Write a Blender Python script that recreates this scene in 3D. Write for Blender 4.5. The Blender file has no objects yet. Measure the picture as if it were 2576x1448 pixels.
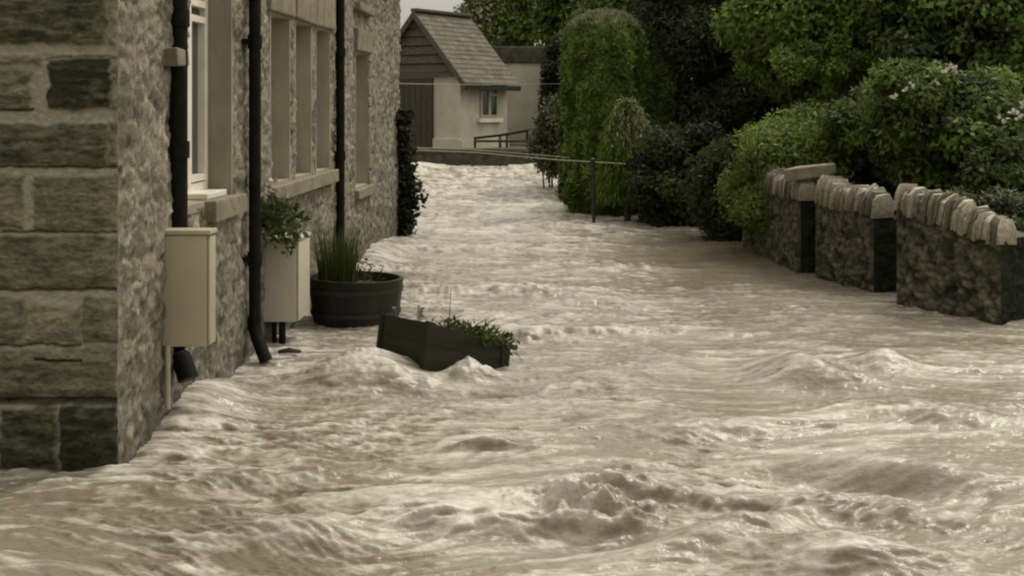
import bpy, math, random
import numpy as np
from mathutils import Vector, Matrix

random.seed(7)
RNG = np.random.default_rng(11)
R = math.radians
SC = bpy.context.scene
COL = SC.collection

# ------------------------------------------------------------------ camera, sky, sun, exposure
F, VX, VY, CAMH = 3280.0, 1390.0, 270.0, 1.5        # focal length and principal point on a 2576-wide frame
cam = bpy.data.objects.new('camera', bpy.data.cameras.new('camera'))
COL.objects.link(cam)
cam.location = (0, 0, CAMH)
cam.rotation_euler = (R(90), 0, 0)
cam.data.sensor_width = 36.0
cam.data.lens = 36.0 * F / 2576.0
cam.data.shift_x = -(VX - 1288.0) / 2576.0
cam.data.shift_y = -(724.0 - VY) / 2576.0
cam.data.clip_start = 0.05
cam.data.clip_end = 2000
SC.camera = cam

SUN_EL, SUN_AZ = 58.0, 48.0      # azimuth clockwise from +Y
W = bpy.data.worlds.new('World'); SC.world = W
W.use_nodes = True
nt = W.node_tree; nt.nodes.clear()
wo = nt.nodes.new('ShaderNodeOutputWorld')
bg = nt.nodes.new('ShaderNodeBackground')
sky = nt.nodes.new('ShaderNodeTexSky'); sky.sky_type = 'NISHITA'; sky.sun_disc = False
sky.sun_elevation = R(SUN_EL); sky.sun_rotation = R(SUN_AZ)
sky.air_density = 1.0; sky.dust_density = 6.0; sky.ozone_density = 1.0
hsv = nt.nodes.new('ShaderNodeHueSaturation'); hsv.inputs['Saturation'].default_value = 0.06
mixw = nt.nodes.new('ShaderNodeMix'); mixw.data_type = 'RGBA'; mixw.inputs[0].default_value = 0.62
mixw.inputs[7].default_value = (6.85, 6.55, 5.72, 1)      # the even cloud layer
tint = nt.nodes.new('ShaderNodeMix'); tint.data_type = 'RGBA'; tint.blend_type = 'MULTIPLY'; tint.inputs[0].default_value = 1
tint.inputs[7].default_value = (1.0, 0.95, 0.83, 1)
nt.links.new(sky.outputs[0], hsv.inputs['Color'])
nt.links.new(hsv.outputs[0], tint.inputs[6])
nt.links.new(tint.outputs[2], mixw.inputs[6])
# an overcast sky is about three times brighter overhead than at the horizon
wtc = nt.nodes.new('ShaderNodeTexCoord'); wsp = nt.nodes.new('ShaderNodeSeparateXYZ'); wmr = nt.nodes.new('ShaderNodeMapRange')
wmr.inputs['From Min'].default_value = 0.0; wmr.inputs['From Max'].default_value = 1.0
wmr.inputs['To Min'].default_value = 0.62; wmr.inputs['To Max'].default_value = 1.75
nt.links.new(wtc.outputs['Generated'], wsp.inputs[0]); nt.links.new(wsp.outputs['Z'], wmr.inputs[0])
wml = nt.nodes.new('ShaderNodeVectorMath'); wml.operation = 'SCALE'
nt.links.new(mixw.outputs[2], wml.inputs[0]); nt.links.new(wmr.outputs[0], wml.inputs['Scale'])
nt.links.new(wml.outputs[0], bg.inputs['Color'])
bg.inputs['Strength'].default_value = 0.085
nt.links.new(bg.outputs[0], wo.inputs['Surface'])

sl = bpy.data.lights.new('sun', 'SUN'); sl.energy = 0.8; sl.angle = R(14); sl.color = (1, 0.96, 0.90)
sun = bpy.data.objects.new('sun', sl); COL.objects.link(sun)
sd = Vector((math.sin(R(SUN_AZ)) * math.cos(R(SUN_EL)), math.cos(R(SUN_AZ)) * math.cos(R(SUN_EL)), math.sin(R(SUN_EL))))
sun.rotation_euler = (-sd).to_track_quat('-Z', 'Y').to_euler()
sun.location = (10, 10, 30)

SC.view_settings.view_transform = 'Standard'
SC.view_settings.look = 'None'
SC.view_settings.exposure = 0.75
SC.view_settings.gamma = 1
SC.render.film_transparent = False
SC.cycles.use_denoising = True
SC.cycles.filter_width = 2.1
SC.cycles.max_bounces = 6


def P(px, py, Y):
    return Vector(((px - VX) / F * Y, Y, CAMH - (py - VY) / F * Y))


def YW(py, z=0.0):
    return F * (CAMH - z) / (py - VY)


# ------------------------------------------------------------------ numpy noise
def _h(ix, iy, iz, seed):
    n = (ix.astype(np.int64) * 374761393 + iy.astype(np.int64) * 668265263 + iz * 2147483647 + seed * 974634777)
    n = (n ^ (n >> 13)) * 1274126177
    n = n ^ (n >> 16)
    return n & 0x7fffffff


def _u(ix, iy, seed, iz=0):
    return _h(ix, iy, iz, seed) / float(0x7fffffff)


def gnoise(x, y, seed=0):
    """2-D gradient noise, about -1..1"""
    x0 = np.floor(x); y0 = np.floor(y)
    fx = x - x0; fy = y - y0
    x0 = x0.astype(np.int64); y0 = y0.astype(np.int64)
    ux = fx * fx * fx * (fx * (fx * 6 - 15) + 10); uy = fy * fy * fy * (fy * (fy * 6 - 15) + 10)

    def g(dx, dy):
        a = _u(x0 + dx, y0 + dy, seed) * 2 * np.pi
        return np.cos(a) * (fx - dx) + np.sin(a) * (fy - dy)
    a = g(0, 0) * (1 - ux) + g(1, 0) * ux
    b = g(0, 1) * (1 - ux) + g(1, 1) * ux
    return (a * (1 - uy) + b * uy) * 1.5


def fbm(x, y, seed=0, oct=4, gain=0.5):
    s = 0; a = 1; t = 0
    for k in range(oct):
        s = s + a * gnoise(x * 2 ** k, y * 2 ** k, seed + 17 * k); t += a; a *= gain
    return s / t


def worley(x, y, seed=0, jit=0.9):
    x0 = np.floor(x).astype(np.int64); y0 = np.floor(y).astype(np.int64)
    f1 = np.full(x.shape, 9.0); f2 = np.full(x.shape, 9.0); idr = np.zeros(x.shape)
    for dx in (-1, 0, 1):
        for dy in (-1, 0, 1):
            cx = x0 + dx; cy = y0 + dy
            px = cx + .5 + (_u(cx, cy, seed) - .5) * jit; py = cy + .5 + (_u(cx, cy, seed + 5) - .5) * jit
            d = np.hypot(x - px, y - py); r = _u(cx, cy, seed + 9)
            near = d < f1
            f2 = np.where(near, f1, np.minimum(f2, d)); idr = np.where(near, r, idr); f1 = np.where(near, d, f1)
    return f1, f2, idr


def sstep(a, b, x):
    t = np.clip((x - a) / (b - a), 0, 1)
    return t * t * (3 - 2 * t)


def lerp3(a, b, t):
    return np.asarray(a) * (1 - t[..., None]) + np.asarray(b) * t[..., None]


# ------------------------------------------------------------------ tagging
def tag(o, label=None, cat=None, group=None, kind=None):
    if label: o['label'] = label
    if cat: o['category'] = cat
    if group: o['group'] = group
    if kind: o['kind'] = kind
    return o


def empty(name, loc, label, cat, group=None):
    o = bpy.data.objects.new(name, None); COL.objects.link(o); o.location = loc
    o.empty_display_size = 0.1
    return tag(o, label, cat, group)


def link(name, me, mat, parent=None, smooth=False):
    o = bpy.data.objects.new(name, me); COL.objects.link(o)
    me.materials.append(mat)
    if smooth:
        me.polygons.foreach_set('use_smooth', np.ones(len(me.polygons), dtype=bool))
    if parent is not None:
        o.parent = parent
        base = Vector(parent.location); q = parent.parent
        while q is not None:
            base += Vector(q.location); q = q.parent
        o.location = -base           # meshes are written in world coordinates
    return o


def mesh_np(name, V, Fq, colr=None):
    """V (n,3); Fq (m,k) constant polygon size"""
    me = bpy.data.meshes.new(name)
    V = np.ascontiguousarray(V, dtype=np.float32); Fq = np.ascontiguousarray(Fq, dtype=np.int32)
    me.vertices.add(len(V)); me.vertices.foreach_set('co', V.ravel())
    k = Fq.shape[1]
    me.loops.add(Fq.size); me.loops.foreach_set('vertex_index', Fq.ravel())
    me.polygons.add(len(Fq)); me.polygons.foreach_set('loop_start', np.arange(0, Fq.size, k, dtype=np.int32))
    if colr is not None:
        a = me.attributes.new('Col', 'FLOAT_COLOR', 'POINT')
        c4 = np.ones((len(V), 4), np.float32); c4[:, :colr.shape[1]] = colr
        a.data.foreach_set('color', c4.ravel())
    me.update(calc_edges=True); me.validate()
    return me


def grid_mesh(name, Pn, colr=None, keep=None, flip=False):
    n, m = Pn.shape[:2]
    idx = np.arange(n * m).reshape(n, m)
    q = np.stack([idx[:-1, :-1], idx[1:, :-1], idx[1:, 1:], idx[:-1, 1:]], -1)
    if flip: q = q[..., ::-1]
    q = q[keep] if keep is not None else q.reshape(-1, 4)
    return mesh_np(name, Pn.reshape(-1, 3), q, None if colr is None else colr.reshape(-1, colr.shape[-1]))


class MB:
    def __init__(s): s.v = []; s.f = []

    def add(s, vs, fs):
        b = len(s.v); s.v += [tuple(v) for v in vs]; s.f += [tuple(i + b for i in f) for f in fs]

    def hexa(s, p):   # 8 points: bottom 4 ccw, top 4 ccw
        s.add(p, [(3, 2, 1, 0), (4, 5, 6, 7), (0, 1, 5, 4), (1, 2, 6, 5), (2, 3, 7, 6), (3, 0, 4, 7)])

    def box(s, a, b, M=None, bev=0.0, jit=0.0):
        x0, y0, z0 = a; x1, y1, z1 = b
        if bev <= 0:
            p = [Vector(q) for q in ((x0, y0, z0), (x1, y0, z0), (x1, y1, z0), (x0, y1, z0), (x0, y0, z1), (x1, y0, z1), (x1, y1, z1), (x0, y1, z1))]
            if jit: p = [q + Vector((random.uniform(-jit, jit), random.uniform(-jit, jit), random.uniform(-jit, jit))) for q in p]
            if M is not None: p = [M @ q for q in p]
            s.hexa(p); return
        import bmesh
        bm = bmesh.new(); bmesh.ops.create_cube(bm, size=1)
        for v in bm.verts:
            v.co = Vector(((x0 + x1) / 2 + v.co.x * (x1 - x0), (y0 + y1) / 2 + v.co.y * (y1 - y0), (z0 + z1) / 2 + v.co.z * (z1 - z0)))
            if jit: v.co += Vector((random.uniform(-jit, jit), random.uniform(-jit, jit), random.uniform(-jit, jit)))
        bmesh.ops.bevel(bm, geom=bm.edges[:], offset=bev, segments=2, affect='EDGES', profile=0.6)
        bm.verts.index_update()
        s.add([(M @ v.co) if M is not None else v.co for v in bm.verts], [[v.index for v in f.verts] for f in bm.faces])
        bm.free()

    def tube(s, pts, rad, seg=12, cap=True):
        pts = [Vector(p) for p in pts]; n = len(pts)
        if not hasattr(rad, '__len__'): rad = [rad] * n
        rings = []
        for i, p in enumerate(pts):
            t = (pts[min(i + 1, n - 1)] - pts[max(i - 1, 0)]).normalized()
            up = Vector((0, 0, 1)) if abs(t.z) < 0.9 else Vector((0, 1, 0))
            a = t.cross(up).normalized(); b = t.cross(a)
            rings.append([p + (a * math.cos(2 * math.pi * k / seg) + b * math.sin(2 * math.pi * k / seg)) * rad[i] for k in range(seg)])
        vs = [v for r in rings for v in r]; fs = []
        for i in range(n - 1):
            for k in range(seg):
                fs.append((i * seg + k, i * seg + (k + 1) % seg, (i + 1) * seg + (k + 1) % seg, (i + 1) * seg + k))
        if cap:
            fs.append(tuple(range(seg))[::-1]); fs.append(tuple((n - 1) * seg + k for k in range(seg)))
        s.add(vs, fs)

    def lathe(s, prof, c, seg=32, M=None):
        vs = []; fs = []; n = len(prof)
        for r, z in prof:
            for k in range(seg):
                v = Vector((r * math.cos(2 * math.pi * k / seg), r * math.sin(2 * math.pi * k / seg), z))
                vs.append((M @ v if M is not None else v) + Vector(c))
        for i in range(n - 1):
            for k in range(seg):
                fs.append((i * seg + k, i * seg + (k + 1) % seg, (i + 1) * seg + (k + 1) % seg, (i + 1) * seg + k))
        s.add(vs, fs)

    def build(s, name, mat, parent=None, smooth=False):
        me = bpy.data.meshes.new(name); me.from_pydata(s.v, [], s.f); me.update()
        if smooth:
            o = link(name, me, mat, parent, True)
            try: me.set_sharp_from_angle(angle=R(40))
            except Exception: pass
            return o
        return link(name, me, mat, parent)


# ------------------------------------------------------------------ materials
def mat_base(name):
    m = bpy.data.materials.new(name); m.use_nodes = True
    t = m.node_tree; t.nodes.clear()
    out = t.nodes.new('ShaderNodeOutputMaterial'); b = t.nodes.new('ShaderNodeBsdfPrincipled')
    t.links.new(b.outputs[0], out.inputs['Surface'])
    return m, t, b, out


def nd(t, kind, **kw):
    n = t.nodes.new(kind)
    for k, v in kw.items(): setattr(n, k, v)
    return n


def noise_node(t, scale, detail=6, rough=0.6, vec=None, stretch=None):
    tc = nd(t, 'ShaderNodeTexCoord')
    mp = nd(t, 'ShaderNodeMapping')
    if stretch: mp.inputs['Scale'].default_value = stretch
    t.links.new(tc.outputs['Object'], mp.inputs['Vector'])
    n = nd(t, 'ShaderNodeTexNoise'); n.inputs['Scale'].default_value = scale
    n.inputs['Detail'].default_value = detail; n.inputs['Roughness'].default_value = rough
    t.links.new(mp.outputs[0], n.inputs['Vector'])
    return n


def ramp(t, src, stops):
    r = nd(t, 'ShaderNodeValToRGB'); cr = r.color_ramp
    while len(cr.elements) > 1: cr.elements.remove(cr.elements[-1])
    for i, (p, c) in enumerate(stops):
        e = cr.elements[0] if i == 0 else cr.elements.new(p)
        e.position = p; e.color = (*c, 1) if len(c) == 3 else c
    t.links.new(src, r.inputs[0])
    return r


def add_bump(t, b, src, dist, strength=1.0):
    bp = nd(t, 'ShaderNodeBump'); bp.inputs['Distance'].default_value = dist; bp.inputs['Strength'].default_value = strength
    t.links.new(src, bp.inputs['Height']); t.links.new(bp.outputs[0], b.inputs['Normal'])


def mat_noise(name, c0, c1, scale=8, rough=0.8, bump=0.004, bscale=None, stretch=None, lo=0.35, hi=0.65, spec=0.3):
    m, t, b, o = mat_base(name)
    n = noise_node(t, scale, stretch=stretch)
    r = ramp(t, n.outputs[0], [(lo, c0), (hi, c1)])
    t.links.new(r.outputs[0], b.inputs['Base Color'])
    b.inputs['Roughness'].default_value = rough; b.inputs['Specular IOR Level'].default_value = spec
    if bump:
        n2 = noise_node(t, bscale or scale * 4, stretch=stretch)
        add_bump(t, b, n2.outputs[0], bump)
    return m


def mat_attr(name, rough=0.9, bump=0.006, bscale=45, var=0.35, vscale=14, spec=0.25, stretch=None):
    m, t, b, o = mat_base(name)
    at = nd(t, 'ShaderNodeAttribute', attribute_name='Col')
    n = noise_node(t, vscale, detail=8, rough=0.65, stretch=stretch)
    r = ramp(t, n.outputs[0], [(0.3, (1 - var,) * 3), (0.7, (1 + var,) * 3)])
    mx = nd(t, 'ShaderNodeMix', data_type='RGBA', blend_type='MULTIPLY'); mx.inputs[0].default_value = 1
    t.links.new(at.outputs['Color'], mx.inputs[6]); t.links.new(r.outputs[0], mx.inputs[7])
    t.links.new(mx.outputs[2], b.inputs['Base Color'])
    b.inputs['Roughness'].default_value = rough; b.inputs['Specular IOR Level'].default_value = spec
    if bump:
        n2 = noise_node(t, bscale, detail=5, stretch=stretch); add_bump(t, b, n2.outputs[0], bump)
    return m


def mat_leaf(name, trans=0.45, rough=0.6):
    m, t, b, out = mat_base(name)
    at = nd(t, 'ShaderNodeAttribute', attribute_name='Col')
    t.links.new(at.outputs['Color'], b.inputs['Base Color'])
    b.inputs['Roughness'].default_value = rough; b.inputs['Specular IOR Level'].default_value = 0.25
    tr = nd(t, 'ShaderNodeBsdfTranslucent'); t.links.new(at.outputs['Color'], tr.inputs['Color'])
    mx = nd(t, 'ShaderNodeMixShader'); mx.inputs[0].default_value = trans
    t.links.new(b.outputs[0], mx.inputs[1]); t.links.new(tr.outputs[0], mx.inputs[2])
    t.links.new(mx.outputs[0], out.inputs['Surface'])
    return m


def mat_glass(name):
    m, t, b, o = mat_base(name)
    b.inputs['Base Color'].default_value = (0.02, 0.022, 0.018, 1); b.inputs['Roughness'].default_value = 0.06
    b.inputs['Specular IOR Level'].default_value = 0.6
    return m


M_STONE = mat_attr('coursed_stone', bump=0.008, bscale=55, var=0.3, vscale=34, stretch=(1, 1, 1.6))
M_RUBBLE = mat_attr('rubble_masonry', bump=0.010, bscale=42, var=0.35, vscale=22)
M_PLASTER = mat_noise('reveal_plaster', (0.22, 0.198, 0.148), (0.32, 0.292, 0.225), 3.5, bump=0.003, bscale=30, stretch=(1, 1, .5))
M_SILL = mat_noise('sill_stone', (0.15, 0.132, 0.088), (0.24, 0.21, 0.15), 9, bump=0.004, bscale=60)
M_WHITE = mat_noise('white_paint', (0.62, 0.58, 0.49), (0.74, 0.70, 0.60), 6, rough=0.45, bump=0.001)
M_GLASS = mat_glass('window_glass')
M_PIPE = mat_noise('black_pipe', (0.004, 0.005, 0.002), (0.010, 0.010, 0.006), 18, rough=0.6, bump=0.001, spec=0.12)
M_BOX1 = mat_noise('tan_plastic', (0.36, 0.315, 0.225), (0.40, 0.352, 0.255), 2.2, rough=0.5, bump=0.0006, bscale=90)
M_BOX2 = mat_noise('grey_plastic', (0.40, 0.37, 0.29), (0.47, 0.435, 0.35), 2.5, rough=0.5, bump=0.0006, bscale=90)
M_CONDUIT = mat_noise('pale_conduit', (0.30, 0.27, 0.2), (0.4, 0.36, 0.28), 9, rough=0.6)
M_TUB = mat_noise('wet_dark_wood', (0.005, 0.006, 0.0025), (0.022, 0.021, 0.011), 10, rough=0.5, bump=0.003, bscale=50, stretch=(1, 1, .2))
M_PLANTER = mat_noise('weathered_dark_wood', (0.007, 0.009, 0.003), (0.020, 0.020, 0.010), 9, rough=0.6, bump=0.004, bscale=40, stretch=(.4, .4, 2))
M_IRON = mat_noise('dark_iron', (0.012, 0.012, 0.009), (0.03, 0.028, 0.02), 14, rough=0.5)
M_SOIL = mat_noise('potting_soil', (0.02, 0.017, 0.01), (0.06, 0.05, 0.03), 25, bump=0.01, bscale=60)
M_RENDER = mat_noise('pale_render', (0.38, 0.352, 0.275), (0.52, 0.485, 0.39), 1.4, bump=0.004, bscale=20)
M_SLATE = mat_attr('roof_slates', rough=0.75, bump=0.004, bscale=30, var=0.25, vscale=10)
M_TIMBER = mat_noise('weathered_boards', (0.045, 0.040, 0.026), (0.105, 0.094, 0.066), 6, bump=0.003, stretch=(1, 1, 6))
M_DARKWOOD = mat_noise('dark_brown_door', (0.035, 0.031, 0.018), (0.075, 0.066, 0.042), 7, bump=0.003, stretch=(6, 6, .6))
M_BLACKWOOD = mat_noise('black_fascia', (0.010, 0.010, 0.006), (0.024, 0.022, 0.014), 9)
M_BARK = mat_noise('bark', (0.03, 0.026, 0.017), (0.09, 0.078, 0.052), 14, bump=0.012, bscale=30, stretch=(1, 1, .3))
M_TWIG = mat_noise('pale_twig', (0.16, 0.14, 0.09), (0.30, 0.26, 0.18), 20)
M_LEAF = mat_leaf('leaf')
M_NEEDLE = mat_leaf('conifer_spray', trans=0.25, rough=0.75)
M_PETAL = mat_leaf('petal', trans=0.3)
M_GROUND = mat_noise('earth', (0.05, 0.045, 0.028), (0.10, 0.09, 0.055), 2, bump=0.02)
M_LAWN = mat_noise('lawn', (0.05, 0.07, 0.016), (0.085, 0.11, 0.026), 3, bump=0.02, bscale=30)
M_ROPE = mat_noise('rope_fibre', (0.22, 0.20, 0.14), (0.40, 0.36, 0.27), 60, stretch=(3, 1, 1))


def mat_water():
    m, t, b, o = mat_base('muddy_flood_water')
    at = nd(t, 'ShaderNodeAttribute', attribute_name='Col')     # r: foam cover, g: silt load, both with painted dark reflections
    sp = nd(t, 'ShaderNodeSeparateColor'); t.links.new(at.outputs['Color'], sp.inputs[0])
    nf = noise_node(t, 26, detail=6, rough=0.68, stretch=(.5, 1.7, 1))
    ad = nd(t, 'ShaderNodeMath', operation='MULTIPLY_ADD'); ad.inputs[1].default_value = 1.5; ad.inputs[2].default_value = -0.75
    t.links.new(nf.outputs[0], ad.inputs[0])
    s2 = nd(t, 'ShaderNodeMath', operation='ADD', use_clamp=True)
    t.links.new(ad.outputs[0], s2.inputs[0]); t.links.new(sp.outputs[0], s2.inputs[1])
    mud = nd(t, 'ShaderNodeMix', data_type='RGBA'); mud.inputs[6].default_value = (0.16, 0.134, 0.092, 1); mud.inputs[7].default_value = (0.265, 0.24, 0.19, 1)
    t.links.new(sp.outputs[1], mud.inputs[0])
    mx = nd(t, 'ShaderNodeMix', data_type='RGBA'); mx.inputs[7].default_value = (0.52, 0.485, 0.42, 1)
    t.links.new(s2.outputs[0], mx.inputs[0]); t.links.new(mud.outputs[2], mx.inputs[6])
    t.links.new(mx.outputs[2], b.inputs['Base Color'])
    rr = nd(t, 'ShaderNodeMapRange'); rr.inputs['To Min'].default_value = 0.05; rr.inputs['To Max'].default_value = 0.40
    t.links.new(s2.outputs[0], rr.inputs[0]); t.links.new(rr.outputs[0], b.inputs['Roughness'])
    b.inputs['IOR'].default_value = 1.33
    nb = noise_node(t, 22, detail=4, rough=0.55, stretch=(.8, 1.4, 1))
    add_bump(t, b, nb.outputs[0], 0.016, 0.7)
    return m


M_WATER = mat_water()

# ------------------------------------------------------------------ ground and flood water
g = MB(); g.box((-400, -60, -0.9), (400, 900, -0.6)); tag(g.build('ground', M_GROUND), kind='structure')


def bump2(X, Y, cx, cy, sx, sy, a, rot=0):
    c, s = math.cos(rot), math.sin(rot)
    dx = X - cx; dy = Y - cy
    u = (dx * c + dy * s) / sx; v = (-dx * s + dy * c) / sy
    return a * np.exp(-(u * u + v * v))


def build_water():
    nr, nc = 760, 980
    iy = np.linspace(1 / 2.9, 1 / 33.4, nr)
    u = np.linspace(-0.60, 0.66, nc)
    Y = (1 / iy)[:, None] * np.ones((1, nc)); X = u[None, :] * Y
    # strength of the chop: rough by the houses, smoother in the middle of the lane
    wx = X + 0.25 * gnoise(X * .9, Y * .7, 3); wy = Y + 0.3 * gnoise(X * .8 + 9, Y * .6, 4)
    calm = bump2(X, Y, 1.5, 7.2, 1.3, 2.0, 1.0) + bump2(X, Y, 2.2, 11.5, 1.2, 3.0, 0.9) + bump2(X, Y, 1.7, 5.6, .8, .6, .5)
    calm = np.clip(calm, 0, 1)
    near = 1 - sstep(5.0, 9.0, Y)
    left = 1 - sstep(-1.3, 0.2, X)
    A = 1.0 - 0.40 * calm - .45 * bump2(X, Y, 1.65, 13.0, .8, 2.0, 1.0)
    # long standing waves across the flow
    swell = fbm(wx / 1.5, wy / 0.85, 21, 2)
    mid = 1 - 2 * np.abs(gnoise(wx / .85 + .2 * wy, wy / .26, 31))
    mid2 = gnoise(wx / .46 - .3 * wy, wy / .17, 41)
    rx = wx + .10 * gnoise(X / .5, Y / .35, 45); ry = wy + .07 * gnoise(X / .45 + 3, Y / .3, 46)
    dirm = sstep(-.3, .3, gnoise(X / 1.1, Y / .8, 47))           # two trains of ripples crossing
    qa = rx + .35 * ry; qb = ry - .28 * rx; qc = rx - .3 * ry; qd = ry + .22 * rx
    rid = lambda n_: 1 - 2.4 * np.abs(n_)
    sm = rid(gnoise(qa / .30 + .4 * mid2, qb / .085, 51)) * dirm + rid(gnoise(qc / .32 + .4 * mid2, qd / .08, 52)) * (1 - dirm)
    sm2 = rid(gnoise(qa / .17 + .3 * sm, qb / .045, 61)) * (1 - dirm) + rid(gnoise(qc / .18, qd / .043, 62)) * dirm
    ti = gnoise(wx / .045, wy / .036, 71)
    patch = sstep(-.35, .45, fbm(X / 1.1, Y / .9, 81, 3))
    far = sstep(9, 18, Y)
    h = A * (0.040 * swell * (1 + .5 * far) + (0.014 - .006 * left) * mid * (.5 + .6 * patch) + 0.008 * mid2 + (0.0095 - .002 * left) * sm * (.65 + .5 * patch) + 0.0058 * sm2 * (.65 + .5 * patch) + 0.0038 * ti * (.5 + sm))
    fr = gnoise(rx / .36 + .3 * mid2, ry / .12, 171); fleck = sstep(.22, .75, fr); h += .014 * fleck * A
    h += far * 0.035 * fbm(wx / .8, wy / 1.1, 91, 3)
    # water piled against the house wall
    wall = np.exp(-np.clip(X + 1.75, 0, 9) ** 2 / .06)
    h += wall * (0.12 * np.exp(-((Y - 6.5) / .5) ** 2) + 0.11 * np.exp(-((Y - 13.0) / 1.4) ** 2))
    # bow wave and churn round the drifting planter
    h += bump2(X, Y, -1.06, 7.35, .30, .34, .15)
    churn = bump2(X, Y, -.47, 7.27, .13, .11, 1.15) + .5 * bump2(X, Y, -.80, 7.08, .2, .10, 1.0)
    h += churn * (.095 + .11 * fbm(X / .16, Y / .09, 101, 4))
    h -= bump2(X, Y, -.55, 6.85, .75, .13, .06)
    # humps on the right
    h += bump2(X, Y, 1.38, 7.35, .22, .26, .13, .25) + bump2(X, Y, 1.62, 7.1, .26, .2, .05)
    h += bump2(X, Y, 1.92, 7.6, .16, .2, .10) - bump2(X, Y, 1.45, 6.9, .4, .18, .05)
    # boil in front and crests at the lower right
    boil = bump2(X, Y, .13, 4.85, .24, .20, 1.0)
    h += boil * (.085 + .15 * fbm(X / .12, Y / .09, 111, 4)) - bump2(X, Y, .12, 4.55, .3, .12, .05)
    def breaker(cx, cy, lx, up, dn, a, rot):
        c, s = math.cos(rot), math.sin(rot); dx = X - cx; dy = Y - cy
        u_ = (dx * c + dy * s) / lx; v_ = -dx * s + dy * c + .05 * gnoise(X / .35, Y / .3, 151)
        v_ = np.where(v_ > 0, v_ / up, v_ / dn)
        return a * np.exp(-u_ * u_ - v_ * v_) * (1 + .5 * fbm(X / .16, Y / .12, 161, 3))
    h += breaker(-.35, 4.62, .5, .22, .08, .075, .15) + breaker(.45, 4.95, .35, .2, .07, .06, -.2) + breaker(-1.15, 5.15, .45, .2, .08, .055, .2)
    h += breaker(.75, 6.0, .5, .25, .08, .05, .1) + breaker(-.25, 5.75, .4, .2, .07, .045, -.1) + breaker(1.75, 6.3, .5, .25, .1, .06, -.3) + breaker(1.1, 4.75, .4, .2, .08, .06, -.3)
    h += breaker(.2, 8.6, .7, .3, .12, .06, .1) + breaker(-.5, 10.5, .8, .4, .15, .08, -.05) + breaker(-.9, 13.5, .9, .4, .2, .07, 0) + breaker(.4, 12.0, .7, .4, .18, .07, .1)
    h += bump2(X, Y, 1.35, 5.35, .5, .13, .09, -.38) - bump2(X, Y, 1.3, 5.12, .5, .12, .06, -.38)
    h += bump2(X, Y, .62, 4.55, .34, .12, .10, .5) + bump2(X, Y, .95, 4.32, .3, .13, .09, -.25)
    h += bump2(X, Y, -.55, 4.9, .42, .13, .06, .2) + bump2(X, Y, -.9, 4.5, .4, .12, .06, -.2)
    h += bump2(X, Y, .0, 31.5, 1.1, 1.6, .12) + bump2(X, Y, -3.2, 31.0, .8, 2, .18)
    # foam rides on crests and drifts in torn streaks; silt gives broad tone; dark reflections are painted into both
    lap = np.zeros_like(h); 
    hs = h - (0.05 * A * swell)
    streak = fbm(wx / .34 + .8 * mid2, wy / .10, 121, 4)
    f = -.04 + 1.0 * streak + 3.0 * (hs - hs.mean()) + .15 * patch
    f += (.30 * sm + .26 * sm2 + .16 * mid) * (.6 + .5 * patch) * (1 - .3 * calm) + .25 * far + .5 * boil + .55 * churn  # crest foam; also paints the dark reflecting troughs of the ripples
    f -= .32 * sstep(.15, .5, fr) * (1 - sstep(.5, .8, fr))  # dark ripple fronts: reflection contrast painted into the foam mask
    f -= .55 * bump2(X, Y, 1.62, 7.0, .4, .3, 1.0) + 1.5 * bump2(X, Y, 1.65, 13.0, .8, 2.0, 1.0) + .45 * bump2(X, Y, -1.75, 4.9, .5, .35, 1.0) + .3 * bump2(X, Y, 1.9, 9.6, .7, 1.2, 1.0)  # includes the dark reflection of wall and trees, painted beside the right wall
    f += .12 * np.exp(-np.clip(X + 1.76, 0, 9) ** 2 / .02) * (Y < 15.3)
    brown = sstep(-.2, .5, fbm(X / .9 + 4, Y / .5, 131, 3))
    f = np.clip(f + .07 - .30 * near * brown, -.7, 1)
    silt = np.clip(.5 + .6 * fbm(X / 1.3, Y / .7, 141, 3) + .15 * calm + .25 * far - .35 * near * left - .9 * bump2(X, Y, 1.6, 13.0, .9, 2.2, 1.0), 0, 1)  # last term paints that same dark reflection into the silt tone
    # crests lean a little towards the camera
    Yd = Y - .6 * np.clip(h, -.1, .2) - .5 * (.0085 * sm + .006 * sm2) * patch
    col3 = np.stack([f, silt, np.zeros_like(f)], -1)
    Pn = np.stack([X, Yd, h], -1)
    return link('flood_water', grid_mesh('flood_water', Pn, col3, flip=True), M_WATER, smooth=True)


tag(build_water(), kind='structure')

# ------------------------------------------------------------------ stone house on the left
XW = -1.80
house = empty('stone_house', (XW, 5.4, 0), 'long old stone house on the left with black drainpipes and deep windows', 'house')
OPEN = [  # y0, y1, z0, z1
    (6.42, 7.29, 1.00, 2.75), (8.32, 8.90, 1.00, 2.10), (9.12, 9.70, 1.00, 2.10), (9.92, 10.50, 1.00, 2.10),
    (11.90, 12.66, 0.75, 2.00), (11.90, 12.66, 2.46, 3.30)]


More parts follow.
